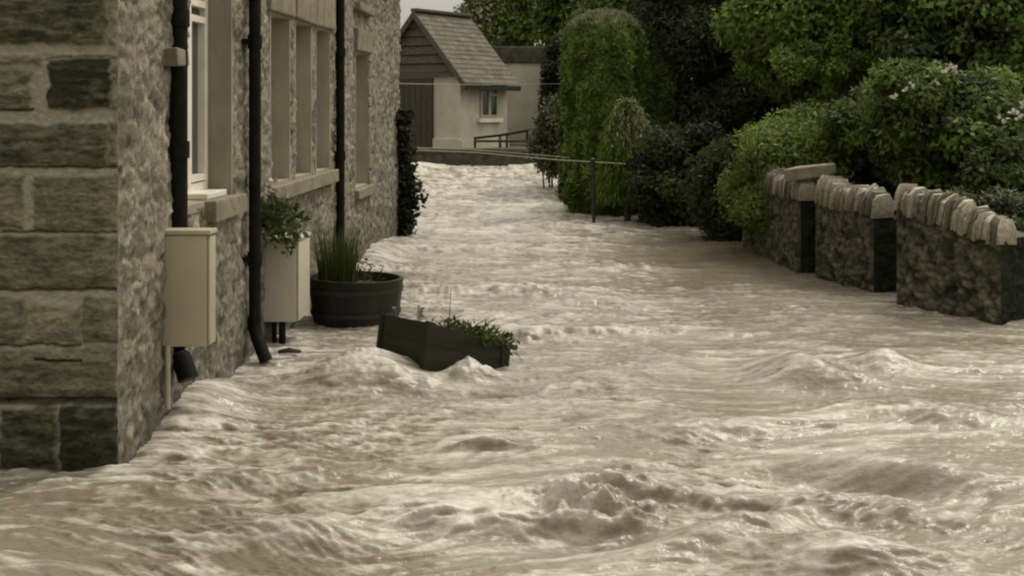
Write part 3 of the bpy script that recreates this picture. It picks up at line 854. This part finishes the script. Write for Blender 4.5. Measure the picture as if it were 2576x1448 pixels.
def coping_stones(A, B, zt0, zt1, thick, seed, lean=.25, hmin=.10, hmax=.165):
    rs = random.Random(seed); A = Vector(A); B = Vector(B); d = B - A; Ln = d.length; d.normalize()
    nrm = Vector((d.y, -d.x, 0));
    if nrm.x > 0: nrm = -nrm
    m = MB(); cols = []
    u = 0.0
    while u < Ln:
        w = rs.uniform(.016, .042); hgt = rs.uniform(hmin, hmax) * (1 + .18 * math.sin(u * 9 + seed)); z = zt0 + (zt1 - zt0) * u / Ln
        a = rs.uniform(-.16, .16) + lean * .5; k = math.tan(a) * hgt; o = rs.uniform(-.03, .02)
        f = .03 + rs.uniform(-.014, .014)
        pts = []
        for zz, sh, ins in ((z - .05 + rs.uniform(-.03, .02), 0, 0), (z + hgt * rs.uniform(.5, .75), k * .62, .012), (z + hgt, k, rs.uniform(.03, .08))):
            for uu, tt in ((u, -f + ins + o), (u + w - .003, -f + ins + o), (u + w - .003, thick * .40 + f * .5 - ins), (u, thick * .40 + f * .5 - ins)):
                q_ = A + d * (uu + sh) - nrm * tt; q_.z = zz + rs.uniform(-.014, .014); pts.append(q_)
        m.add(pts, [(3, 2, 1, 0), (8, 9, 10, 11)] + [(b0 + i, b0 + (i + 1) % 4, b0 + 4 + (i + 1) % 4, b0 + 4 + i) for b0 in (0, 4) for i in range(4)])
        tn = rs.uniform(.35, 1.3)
        cols += [(.20 * tn, .175 * tn, .12 * tn)] * 4 + [(.34 * tn, .31 * tn, .235 * tn)] * 4 + [(.46 * tn, .42 * tn, .335 * tn)] * 4  # each stone coloured paler from foot to top
        u += w
    me = bpy.data.meshes.new('coping'); me.from_pydata(m.v, [], m.f); me.update()
    at = me.attributes.new('Col', 'FLOAT_COLOR', 'POINT'); at.data.foreach_set('color', np.array([(*c_, 1) for c_ in cols], np.float32).ravel())
    return me


M_WALLST = mat_attr('wet_rubble', rough=0.8, bump=0.012, bscale=40, var=.4, vscale=24)
M_COPE = mat_attr('pale_coping', rough=0.9, bump=0.012, bscale=50, var=.4, vscale=30)


def garden_wall(A, B, zt0, zt1, thick, seed, label, lean, cope=True):
    t = empty('garden_wall', ((A[0] + B[0]) / 2, (A[1] + B[1]) / 2, 0), label, 'stone wall', 'stone garden walls beside the flooded lane')
    Pn, c, d, nrm, Ln = wall_mesh(A, B, zt0, zt1, thick, seed)
    o = link('wall', grid_mesh('wall', Pn, c, flip=(np.cross(np.array(d), [0, 0, 1]) @ np.array(nrm)) < 0), M_WALLST, t, True)
    core = MB(); A_, B_ = Vector(A), Vector(B)
    q_ = [A_ - nrm * .05, B_ - d * .03 - nrm * .05, B_ - d * .03 - nrm * thick, A_ - nrm * thick]
    core.hexa([Vector((p.x, p.y, -.5)) for p in q_] + [Vector((p.x, p.y, z_ - .002)) for p, z_ in zip(q_, (zt0, zt1, zt1, zt0))])
    core.build('core', M_DARKSTONE, t)
    # end facing down the lane, its shade painted as near-black colour
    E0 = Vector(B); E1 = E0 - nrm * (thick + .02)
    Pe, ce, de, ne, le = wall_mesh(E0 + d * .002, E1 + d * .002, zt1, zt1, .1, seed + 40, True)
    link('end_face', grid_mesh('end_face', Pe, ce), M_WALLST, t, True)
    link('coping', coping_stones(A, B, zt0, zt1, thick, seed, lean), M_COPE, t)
    return t


def WP(px, py): 
    p = P(px, py, YW(py)); return (p.x, p.y, 0)


garden_wall(WP(1868, 622), WP(2014, 690), .73, .73, .34, 3, 'mossy stone wall section farthest up the lane, half covered by the pale green shrub', .1)
garden_wall(WP(2052, 700), WP(2198, 738), .73, .67, .40, 13, 'middle stone wall section with a pale streak running down from its coping', .2)
garden_wall(WP(2256, 772), WP(2518, 812), .79, .58, .42, 23, 'nearest stone wall section topped with a ragged row of pale upright stones', .3)
# capstone slab on the farthest wall's end
p = Vector(WP(2020, 690))
m = MB(); Mx = Matrix.Translation((p.x + .06, p.y + .05, .92)) @ Matrix.Rotation(R(-8), 4, 'Y') @ Matrix.Rotation(R(-28), 4, 'Z')
m.box((-.18, -.16, -.05), (.2, .2, .05), Mx, bev=.015, jit=.012)
tag(m.build('capstone', M_SILL), 'flat tilted stone slab lying on the end of the farthest wall section', 'stone slab')

# ------------------------------------------------------------------ tub, planter and plants by the house
TC = Vector((-1.395, 9.25, 0))
t = empty('barrel_tub', TC, 'dark round half barrel tub standing in the water against the house', 'planter')
m = MB(); prof = [(.20, -.30), (.275, -.30), (.285, -.12), (.305, .05), (.335, .30), (.31, .30), (.29, .22), (.0, .22)]
m.lathe(prof, TC, 40)
m.v = [((v[0] - TC.x) * (1 + .008 * math.cos(20 * math.atan2(v[1] - TC.y, v[0] - TC.x))) + TC.x, v[1], v[2] - .03 * (v[0] - TC.x)) for v in m.v]
m.build('tub', M_TUB, t, True)
for z0, r0 in ((.06, .309), (.22, .327)):
    m = MB(); m.lathe([(r0, z0 - .016), (r0 + .007, z0 - .016), (r0 + .011, z0 + .016), (r0, z0 + .016)], TC, 40); m.build('hoop', M_IRON, t, True)
m = MB(); m.lathe([(.29, .225), (.15, .255), (.0, .265)], TC, 24); m.build('soil', M_SOIL, t, True)


def blades(name, base, n, spread, hgt, w, colr, mat, parent, lean=.35):
    V = []; Fq = []; C = []
    for i in range(n):
        a = random.uniform(0, 6.28); r = spread * random.random() ** .5
        p = Vector(base) + Vector((math.cos(a) * r, math.sin(a) * r, 0)); H = hgt * random.uniform(.5, 1.1); l = lean * random.random()
        b2 = random.uniform(0, 6.28); side = Vector((math.cos(b2), math.sin(b2), 0)) * w * .5
        out = Vector((math.cos(a), math.sin(a), 0)) * l * H
        k = len(V); f = random.uniform(.5, 1.5)
        for s in (0, .35, .7, 1):
            c_ = p + Vector((0, 0, H * (s - .15 * l * s * s))) + out * s * s
            ww = 1 - s * .85
            V += [c_ - side * ww, c_ + side * ww]; C += [[x * f for x in colr]] * 2
        for s in range(3): Fq.append((k + 2 * s, k + 2 * s + 1, k + 2 * s + 3, k + 2 * s + 2))
    return link(name, mesh_np(name, np.array([tuple(v) for v in V]), np.array(Fq), np.array(C)), mat, parent)


t = empty('grass_plant', (-1.52, 9.2, .25), 'tall feathery green grass growing in the left of the barrel tub', 'plant')
blades('blades', (-1.52, 9.22, .22), 420, .13, .42, .010, (.06, .075, .020), M_LEAF, t, .25)
t = empty('twig_plant', (-1.22, 9.25, .25), 'short twiggy dark sprig at the back of the barrel tub', 'plant')
m = MB()
for i in range(7):
    b0 = Vector((-1.36 + random.uniform(-.04, .12), 9.3, .24)); e = b0 + Vector((random.uniform(-.06, .12), random.uniform(-.05, .05), random.uniform(.06, .17)))
    m.tube([b0, b0.lerp(e, .5) + Vector((.01, 0, .02)), e], [.006, .005, .002], 5)
m.build('stem', M_BARK, t)
pts = np.array([-1.34, 9.3, .33]) + RNG.normal(size=(60, 3)) * np.array([.06, .04, .06])
leaves('leaf', pts, unit(60), np.full(60, .035), np.full(60, .014), colours(60, (.03, .035, .012)), M_LEAF, t)

# drifting square planter
NC = Vector((-.693, 7.34, 0))
aR = R(25)
t = empty('planter_box', NC, 'dark square wooden planter box drifting tilted in the flood', 'planter')
Lx, Ly, Hh = .50, .84, .46
Rz = Matrix.Rotation(aR, 4, 'Z'); tilt = Matrix.Rotation(R(9), 4, 'Y'); roll = Matrix.Rotation(R(-5), 4, 'X')
Mp = Matrix.Translation((NC.x, NC.y, .29 - Hh)) @ Rz @ Matrix.Translation((0, 0, Hh)) @ tilt @ roll @ Matrix.Translation((0, 0, -Hh))
class Wedge:      # the planter is lower at its far end
    def __init__(s, M): s.M = M
    def __matmul__(s, v): return s.M @ Vector((v[0], v[1], v[2] - .09 * max(v[2], 0) / Hh * v[0] / Lx))
Mp = Wedge(Mp)
for nm, a, b_ in (('side_panel', (0, 0, 0), (Lx, .03, Hh)), ('side_panel', (0, Ly - .03, 0), (Lx, Ly, Hh)), ('end_panel', (0, .03, .0), (.03, Ly - .03, Hh)), ('end_panel', (Lx - .03, .03, 0), (Lx, Ly - .03, Hh))):
    m = MB()
    if nm == 'side_panel':
        for k in range(4): m.box((a[0], a[1], k * Hh / 4 + .0006), (b_[0], b_[1], (k + 1) * Hh / 4 - .0006), Mp, bev=.001)
    else:
        for k in range(4): m.box((a[0], a[1], k * Hh / 4 + .0006), (b_[0], b_[1], (k + 1) * Hh / 4 - .0006), Mp, bev=.001)
    m.build(nm, M_PLANTER, t)
for xx in (-.012, Lx - .04):
    for yy in (-.012, Ly - .04):
        m = MB(); m.box((xx, yy, 0), (xx + .052, yy + .052, Hh + .006), Mp, bev=.004); m.build('corner_post', M_PLANTER, t)
m = MB(); m.box((.031, .031, .02), (Lx - .031, Ly - .031, Hh - .05), Mp); m.build('soil', M_SOIL, t)
t = empty('trailing_plant', Mp @ Vector((Lx * .85, .2, Hh)), 'trailing green plant spilling over the low end of the drifting planter', 'plant')
n = 900
base = np.array([tuple(Mp @ Vector((Lx * random.uniform(.62, 1.08), Ly * random.uniform(-.05, .8), Hh + random.uniform(-.05, .09) * (1 - .5 * random.random())))) for _ in range(n)])
T = unit(n); T[:, 2] += .3; T[:, 0] += .4
leaves('leaf', base, T, RNG.uniform(.025, .06, n), RNG.uniform(.012, .022, n), colours(n, (.055, .075, .016), var=.45), M_LEAF, t)
m = MB()
for i in range(26):
    b0 = Mp @ Vector((Lx * random.uniform(.5, .95), Ly * random.uniform(.1, .8), Hh - .05)); e = b0 + Vector((random.uniform(-.12, .16), random.uniform(-.1, .1), random.uniform(.05, .16)))
    m.tube([b0, b0.lerp(e, .5) + Vector((0, 0, .03)), e], [.004, .003, .0015], 5)
b0 = Mp @ Vector((Lx * .55, Ly * .5, Hh - .05)); m.tube([b0, b0 + Vector((.02, 0, .12)), b0 + Vector((.03, 0, .30))], [.004, .003, .002], 5)
for i in range(5):
    b0 = Mp @ Vector((Lx, Ly * random.uniform(.1, .6), Hh - .03)); m.tube([b0, b0 + Vector((.08, 0, .02)), b0 + Vector((random.uniform(.12, .2), -.02, -.09))], [.004, .003, .0015], 5)
m.build('stem', M_BARK, t)
t = empty('dry_sprig', Mp @ Vector((Lx * .2, .3, Hh)), 'small dry seed heads standing at the raised back of the drifting planter', 'plant')
m = MB()
hd = []
for i in range(7):
    b0 = Mp @ Vector((Lx * random.uniform(.08, .35), Ly * random.uniform(.5, .9), Hh - .05)); e = b0 + Vector((random.uniform(-.03, .05), 0, random.uniform(.07, .16)))
    m.tube([b0, e], [.003, .002], 5); hd.append(tuple(e))
m.build('stem', M_TWIG, t); 
for h_ in hd: petals('seed_head', np.array([h_]), .022, (.20, .17, .10), t)

# leafy plant against the wall above the grey box
t = empty('wall_shrub', (-1.70, 8.0, .1), 'leafy shrub with pale twigs against the wall above the grey meter box', 'shrub')
c0 = P(705, 545, 8.05)
pos, out, k, q_, K = clump_points(c0, (.13, .2, .21), 16, 520, (.05, .11), shell=.3)
leaves('leaf', pos, out + RNG.normal(size=(len(pos), 3)), RNG.uniform(.03, .065, len(pos)), RNG.uniform(.02, .034, len(pos)), colours(len(pos), (.075, .105, .028), k, 16, .3, .3), M_LEAF, t)
m = MB(); root = Vector((-1.77, 8.06, .70))
for i in range(16):
    e = Vector(K[i]) + Vector((random.uniform(-.02, .05), 0, random.uniform(0, .12))); m.tube([root + Vector((0, random.uniform(-.03, .03), 0)), root.lerp(e, .6) + Vector((random.uniform(-.04, .04), 0, .02)), e], [.008, .006, .003], 5)
m.build('twig', M_TWIG, t)
pts = np.array(P(680, 468, 8.05)) + RNG.normal(size=(9, 3)) * .03
petals('blossom', pts, .035, (.55, .50, .42), t)

# creeper on the far corner of the house
t = empty('corner_creeper', (-1.78, 15.25, 0), 'dark ragged creeper clinging to the far corner of the stone house', 'creeper')
n = 3600
zz = RNG.uniform(-.1, 1.45, n); xo = np.abs(RNG.normal(size=n)) * (.05 + .055 * np.exp(-((zz - .45) / .3) ** 2))
pos = np.stack([-1.80 + xo, 15.22 + RNG.normal(size=n) * .12, zz], -1)
leaves('leaf', pos, unit(n) + np.array([.5, -.3, -.4]), RNG.uniform(.05, .11, n), RNG.uniform(.03, .06, n), colours(n, (.018, .022, .008), var=.5), M_LEAF, t)
m = MB()
for i in range(4): m.tube([(-1.78 + i * .03, 15.2, -.2), (-1.77 + i * .02, 15.21, .6), (-1.78 + i * .02, 15.22, 1.4)], [.012, .009, .004], 6)
m.build('stem', M_BARK, t)

# floating stick
m = MB(); p = P(735, 903, 7.9); m.tube([(p.x - .07, 7.85, .03), (p.x, 7.82, .045), (p.x + .07, 7.8, .04)], [.012, .018, .010], 7)
tag(m.build('driftwood_stick', M_BARK), 'short dark stick floating at the foot of the slim drainpipe', 'stick')

# ------------------------------------------------------------------ ropes, post
def rope(pts, r, label, name='rope', mat=M_ROPE):
    m = MB(); P_ = [Vector(p) for p in pts]; out = []
    for i in range(len(P_) - 1):
        for k in range(10): out.append(P_[i].lerp(P_[i + 1], k / 10))
    out.append(P_[-1])
    m.tube(out, r, 6); return tag(m.build(name, mat, None, True), label, 'rope' if name == 'rope' else 'cable')


rope([P(1000, 376, 15.35), P(1200, 384, 15.9), P(1400, 402, 16.4), P(1640, 416, 17.0)], .008, 'lower pale rope strung from the house corner across to the conifers')
rope([P(1000, 370, 15.30), P(1180, 376, 16.2), P(1330, 388, 16.8), P(1430, 396, 17.4)], .006, 'upper thinner rope strung across the lane in front of the low wall')
rope([P(1005, 211, 15.3), P(1220, 214, 20), P(1470, 210, 26)], .006, 'thin overhead cable crossing in front of the cottage walls', 'cable', M_ROPE)
pb = P(1497, 566, 16.6)
t = empty('fence_post', (pb.x, pb.y, 0), 'thin dark iron post at the water edge below the conifers', 'post')
m = MB(); m.tube([(pb.x - .02, pb.y, -.4), (pb.x - .015, pb.y, .4), (pb.x - .03, pb.y, .80)], [.024, .02, .016], 10); m.build('shaft', M_IRON, t, True)
m = MB(); m.lathe([(.0, .86), (.028, .84), (.03, .80), (.018, .79)], (pb.x - .03, pb.y, 0), 12); m.build('finial', M_IRON, t, True)

# ------------------------------------------------------------------ conifers and trees on the right
def column_conifer(name, label, base, rx, ry, hgt, n, colr, tip, tiph, group=None, L=.075, w=.026):
    t = empty(name, base, label, 'conifer', group)
    b = np.array(base)
    z = RNG.uniform(0, 1, n) ** .9; a = RNG.uniform(0, 2 * np.pi, n)
    prof = np.where(z < .1, .75 + 2.5 * z, np.where(z > .80, np.sqrt(np.clip(1 - ((z - .80) / .205) ** 2.4, 0, 1)), 1.0))
    fl = 1 + .08 * np.sin(a * 9 + 3 * gnoise(z * 3, a, 5)) + .16 * gnoise(a * 3, z * 7, 6) + .10 * gnoise(a * 7, z * 17, 16)
    rr = prof * fl * (1 - .45 * RNG.uniform(0, 1, n) ** 2.2)
    pos = b + np.stack([np.cos(a) * rx * rr, np.sin(a) * ry * rr, z * hgt], -1)
    T = np.stack([np.cos(a) * .35, np.sin(a) * .35, np.full(n, 1.0)], -1) + RNG.normal(size=(n, 3)) * .45
    cc = colours(n, colr, var=.35)
    f = sstep(.15, .6, fbm(a * 2.2, z * 6, 9, 3) + .1)[:, None]; cc = cc * (1 - .4 * f)
    tp = sstep(tiph, min(tiph + .12, 1), z + .06 * gnoise(a * 2, z * 3, 8))[:, None] * (RNG.uniform(size=(n, 1)) < .75)
    cc = cc * (1 - tp) + np.asarray(tip) * RNG.uniform(.6, 1.2, (n, 1)) * tp
    Ls = L * RNG.uniform(.6, 1.4, n)
    leaves('crown', pos, T, Ls, np.full(n, w), cc, M_NEEDLE, t, np.stack([np.cos(a), np.sin(a), np.full(n, .35)], -1))
    m = MB(); m.tube([Vector(base) - Vector((0, 0, .4)), Vector(base) + Vector((0, 0, hgt * .8))], [.07, .02], 8); m.build('trunk', M_BARK, t, True)
    return t


G_BR = (.070, .098, .020)
p = P(1525, 540, 18.6)
column_conifer('columnar_conifer', 'tall bright green clipped conifer at the water edge with dry brownish top', (p.x, 18.7, -.05), .62, .6, 2.88, 120000, (.105, .160, .026), (.30, .275, .205), .88)
p = P(1640, 540, 18.3)
column_conifer('columnar_conifer', 'shorter green conifer behind the iron post, merging into the dark yew', (p.x, 18.9, -.05), .55, .55, 2.35, 60000, (.060, .095, .014), (.06, .08, .02), .97)
# weeping shrub in front: arching pale strands
t = empty('weeping_shrub', (P(1580, 560, 17.2).x, 17.3, 0), 'arching weeping shrub with pale drooping outer strands behind the iron post', 'shrub')
V = []; T = []; C = []
bx = P(1580, 560, 17.2).x
for i in range(620):
    a = random.uniform(0, 6.283); r = random.uniform(.12, .42); top = 1.52 * random.uniform(.82, 1.02) - .35 * r * random.random()
    n_ = 22; tip_ = random.random() < .42
    ph = random.uniform(0, .1)
    for s in range(n_):
        u_ = s / (n_ - 1) * 1.0
        rad = r * (1 - (1 - u_) ** 2.2); z_ = top - (top * .96) * max(0, u_ - .12) ** 1.6
        V.append((bx + math.cos(a) * rad + random.gauss(0, .012), 17.3 + math.sin(a) * rad + random.gauss(0, .012), z_ + ph)); T.append((math.cos(a) * .4, math.sin(a) * .4, -1 + .9 * (u_ < .2)))
        C.append((.30, .27, .19) if tip_ and u_ < .55 else (.098, .152, .02))
V = np.array(V); C = np.array(C) * RNG.uniform(.6, 1.35, (len(V), 1))
leaves('crown', V, np.array(T) + RNG.normal(size=V.shape) * .25, RNG.uniform(.05, .10, len(V)), np.full(len(V), .024), C, M_NEEDLE, t)
m = MB(); m.tube([(bx, 17.3, -.4), (bx, 17.3, 1.35)], [.05, .02], 8); m.build('trunk', M_BARK, t, True)

# dark yew
p = P(1800, 560, 18.8)
bush('yew_tree', 'very dark dense yew tree rising out of frame beside the conifers', 'tree', (p.x, 19.6, 0), (p.x, 19.6, 1.9), (1.25, 1.2, 2.6), 160, 60000, .12, (.027, .036, .011), clr=(.25, .5), mat=M_NEEDLE, shell=.6, ratio=.28, var=.5, clvar=.5, stems=10, trunk_name='trunk', trunk_r=.16)
bush('laurel_bush', 'dark low bush drooping into the water at the foot of the yew', 'bush', (P(1740, 580, 16.4).x, 16.7, 0), (P(1740, 580, 16.4).x, 16.7, .45), (.72, .5, .75), 70, 16000, .085, (.034, .046, .012), clr=(.14, .28), shell=.55, var=.5, clvar=.5)
# pale green shrub over the wall
bush('mound_shrub', 'pale yellow green rounded shrub spilling over the farthest wall section', 'shrub', (P(2010, 500, 13.2).x, 13.6, .1), (P(2030, 420, 13.3).x, 13.5, .72), (.74, .65, .70), 70, 30000, .07, (.145, .205, .034), clr=(.10, .34), shell=.5, ratio=.4, var=.22, clvar=.18, up=.8, accents=(.05, (.24, .22, .15)))
bush('mound_shrub', 'mid green shrub left of the pale mound, beside the dark yew', 'shrub', (P(1870, 560, 14.6).x, 14.9, 0), (P(1880, 480, 14.6).x, 14.9, .52), (.50, .5, .62), 60, 18000, .075, (.045, .066, .014), clr=(.14, .26), shell=.55, ratio=.45, var=.3, clvar=.3, up=.5, accents=(.03, (.2, .18, .12)))
# broad leaved trees above
bush('broadleaf_tree', 'mid green broadleaf tree overhanging the pale shrub at the top of the picture', 'tree', (P(2150, 300, 15).x, 16.2, .1), (P(2190, 90, 16).x, 16.2, 2.55), (1.45, .95, 1.25), 90, 46000, .105, (.125, .190, .030), clr=(.12, .55), shell=.45, var=.35, clvar=.3, stems=9, trunk_name='trunk', trunk_r=.1, accents=(.012, (.26, .25, .17)))
bush('broadleaf_tree', 'dark leaved tree filling the top right corner', 'tree', (P(2500, 300, 14).x, 15.0, .1), (P(2480, 110, 14.6).x, 14.8, 2.35), (1.25, .9, 1.2), 110, 40000, .10, (.098, .145, .028), clr=(.12, .5), shell=.5, var=.4, clvar=.5, stems=9, trunk_name='trunk', trunk_r=.1, accents=(.02, (.20, .19, .14)))
rb = bush('rose_bush', 'dark green rose bush with a few white flowers behind the nearest wall', 'bush', (P(2400, 500, 11.4).x, 11.9, .1), (P(2420, 330, 11.6).x, 11.8, 1.28), (.74, .62, .62), 70, 26000, .075, (.092, .138, .026), clr=(.08, .36), shell=.35, ratio=.6, var=.4, clvar=.5, stems=8)
fl = np.array([tuple(P(x, y, d)) for x, y, d in ((2297, 212, 11.1), (2282, 222, 11.15), (2393, 165, 11.1), (2380, 182, 11.2), (2405, 172, 11.2), (2545, 280, 10.9), (2560, 290, 10.9), (2525, 300, 10.9), (2568, 262, 11.0), (2350, 205, 11.2), (2250, 245, 11.1))])
for f_ in fl: petals('flower', f_[None, :], .045, (.55, .52, .44), rb)
bush('flowering_groundcover', 'low green plant dotted with pale flowers lying over the nearest wall top', 'plant', (P(2480, 540, 9.8).x, 10.3, .1), (P(2500, 520, 9.9).x, 10.1, .62), (.62, .4, .20), 50, 9000, .055, (.052, .070, .020), clr=(.08, .15), shell=.4, var=.35, clvar=.3, up=.5, accents=(.22, (.24, .22, .17)))
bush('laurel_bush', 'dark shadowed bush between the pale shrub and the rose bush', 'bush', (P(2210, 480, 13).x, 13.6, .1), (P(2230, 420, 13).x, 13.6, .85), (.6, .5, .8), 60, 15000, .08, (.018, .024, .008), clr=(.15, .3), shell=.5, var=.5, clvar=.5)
# bindweed by the yard wall and low leafy plant at the conifer's left
bush('creeper_bush', 'dark creeper hanging over the right end of the yard wall', 'creeper', (P(1385, 300, 33).x, 40.6, .3), (P(1418, 235, 40).x, 40.4, 1.9), (.62, .5, 1.75), 70, 12000, .16, (.026, .032, .011), clr=(.2, .4), shell=.5, var=.5, clvar=.5)
bush('elder_bush', 'light leafy bush with pale twigs at the left foot of the tall conifer', 'bush', (P(1385, 400, 24).x, 24.2, 0), (P(1392, 350, 24).x, 24.2, .85), (.36, .4, .75), 36, 3200, .10, (.058, .074, .024), clr=(.12, .25), shell=.4, var=.4, clvar=.4, accents=(.25, (.27, .24, .17)))
# bright trees far behind the yard wall
for i, (px, py, Y, rx, rz, colr, lab) in enumerate((
        (1335, 40, 52, 3.1, 2.9, (.14, .21, .025), 'bright green round tree beyond the dark topped yard wall'),
        (1250, 55, 50, .75, 1.6, (.11, .165, .02), 'slim blossoming tree at the right of the cottage ridge'),
        (1470, 10, 47, 1.6, 2.4, (.09, .14, .018), 'green tree rising behind the tall clipped conifer'),
        (1600, -20, 44, 1.8, 3.0, (.065, .095, .016), 'dull green tree showing between the conifer and the yew'))):
    p = P(px, py, Y)
    bush('garden_tree', lab, 'tree', (p.x, Y, 0), tuple(p), (rx, rx, rz), 70, 16000, .24, colr, clr=(.4, .8), shell=.5, ratio=.6, var=.3, clvar=.22, stems=6, trunk_name='trunk', trunk_r=.15,
         accents=((.35, (.42, .38, .29)) if i == 1 else (.02, (.2, .2, .12))), group='trees beyond the yard wall')
# hedge trees behind the garden so that no bare hill shows through
for i, (px, Y, rx, rz, zc, lab) in enumerate((
        (1760, 24, 2.2, 2.9, 2.6, 'dark tree standing behind the yew'), (2060, 22, 2.0, 2.6, 2.3, 'shadowed tree behind the pale green shrub'),
        (2330, 20, 1.9, 2.4, 2.2, 'shadowed tree behind the rose bush'), (2620, 18, 1.9, 2.4, 2.2, 'shadowed tree behind the top right corner foliage'))):
    x = (px - VX) / F * Y
    bush('backdrop_tree', lab, 'tree', (x, Y, 0), (x, Y, zc), (rx, 1.2, rz), 90, 20000, .16, (.085, .125, .024), clr=(.35, .7), shell=.45, var=.45, clvar=.5, stems=6, trunk_name='trunk', trunk_r=.15, group='trees at the back of the garden')

for i, (px, py, Y, r, colr, lab) in enumerate((
        (2300, 250, 11.5, .30, (.075, .112, .02), 'leafy spray reaching out at the left of the rose bush'),
        (2150, 330, 13.0, .28, (.09, .135, .02), 'loose spray of leaves above the pale mound shrub'),
        (2540, 420, 10.9, .30, (.055, .08, .018), 'dark spray of leaves above the nearest wall'),
        (2060, 160, 15.0, .38, (.12, .18, .028), 'low hanging branch of leaves in front of the dark yew'))):
    p = P(px, py, Y)
    bush('leafy_branch', lab, 'branch', (p.x, Y + .2, .1), tuple(p), (r * 1.3, r, r), 26, 3600, .075, colr, clr=(.06, .2), shell=.25, ratio=.5, var=.35, clvar=.35, up=.3, stems=4, trunk_r=.02)
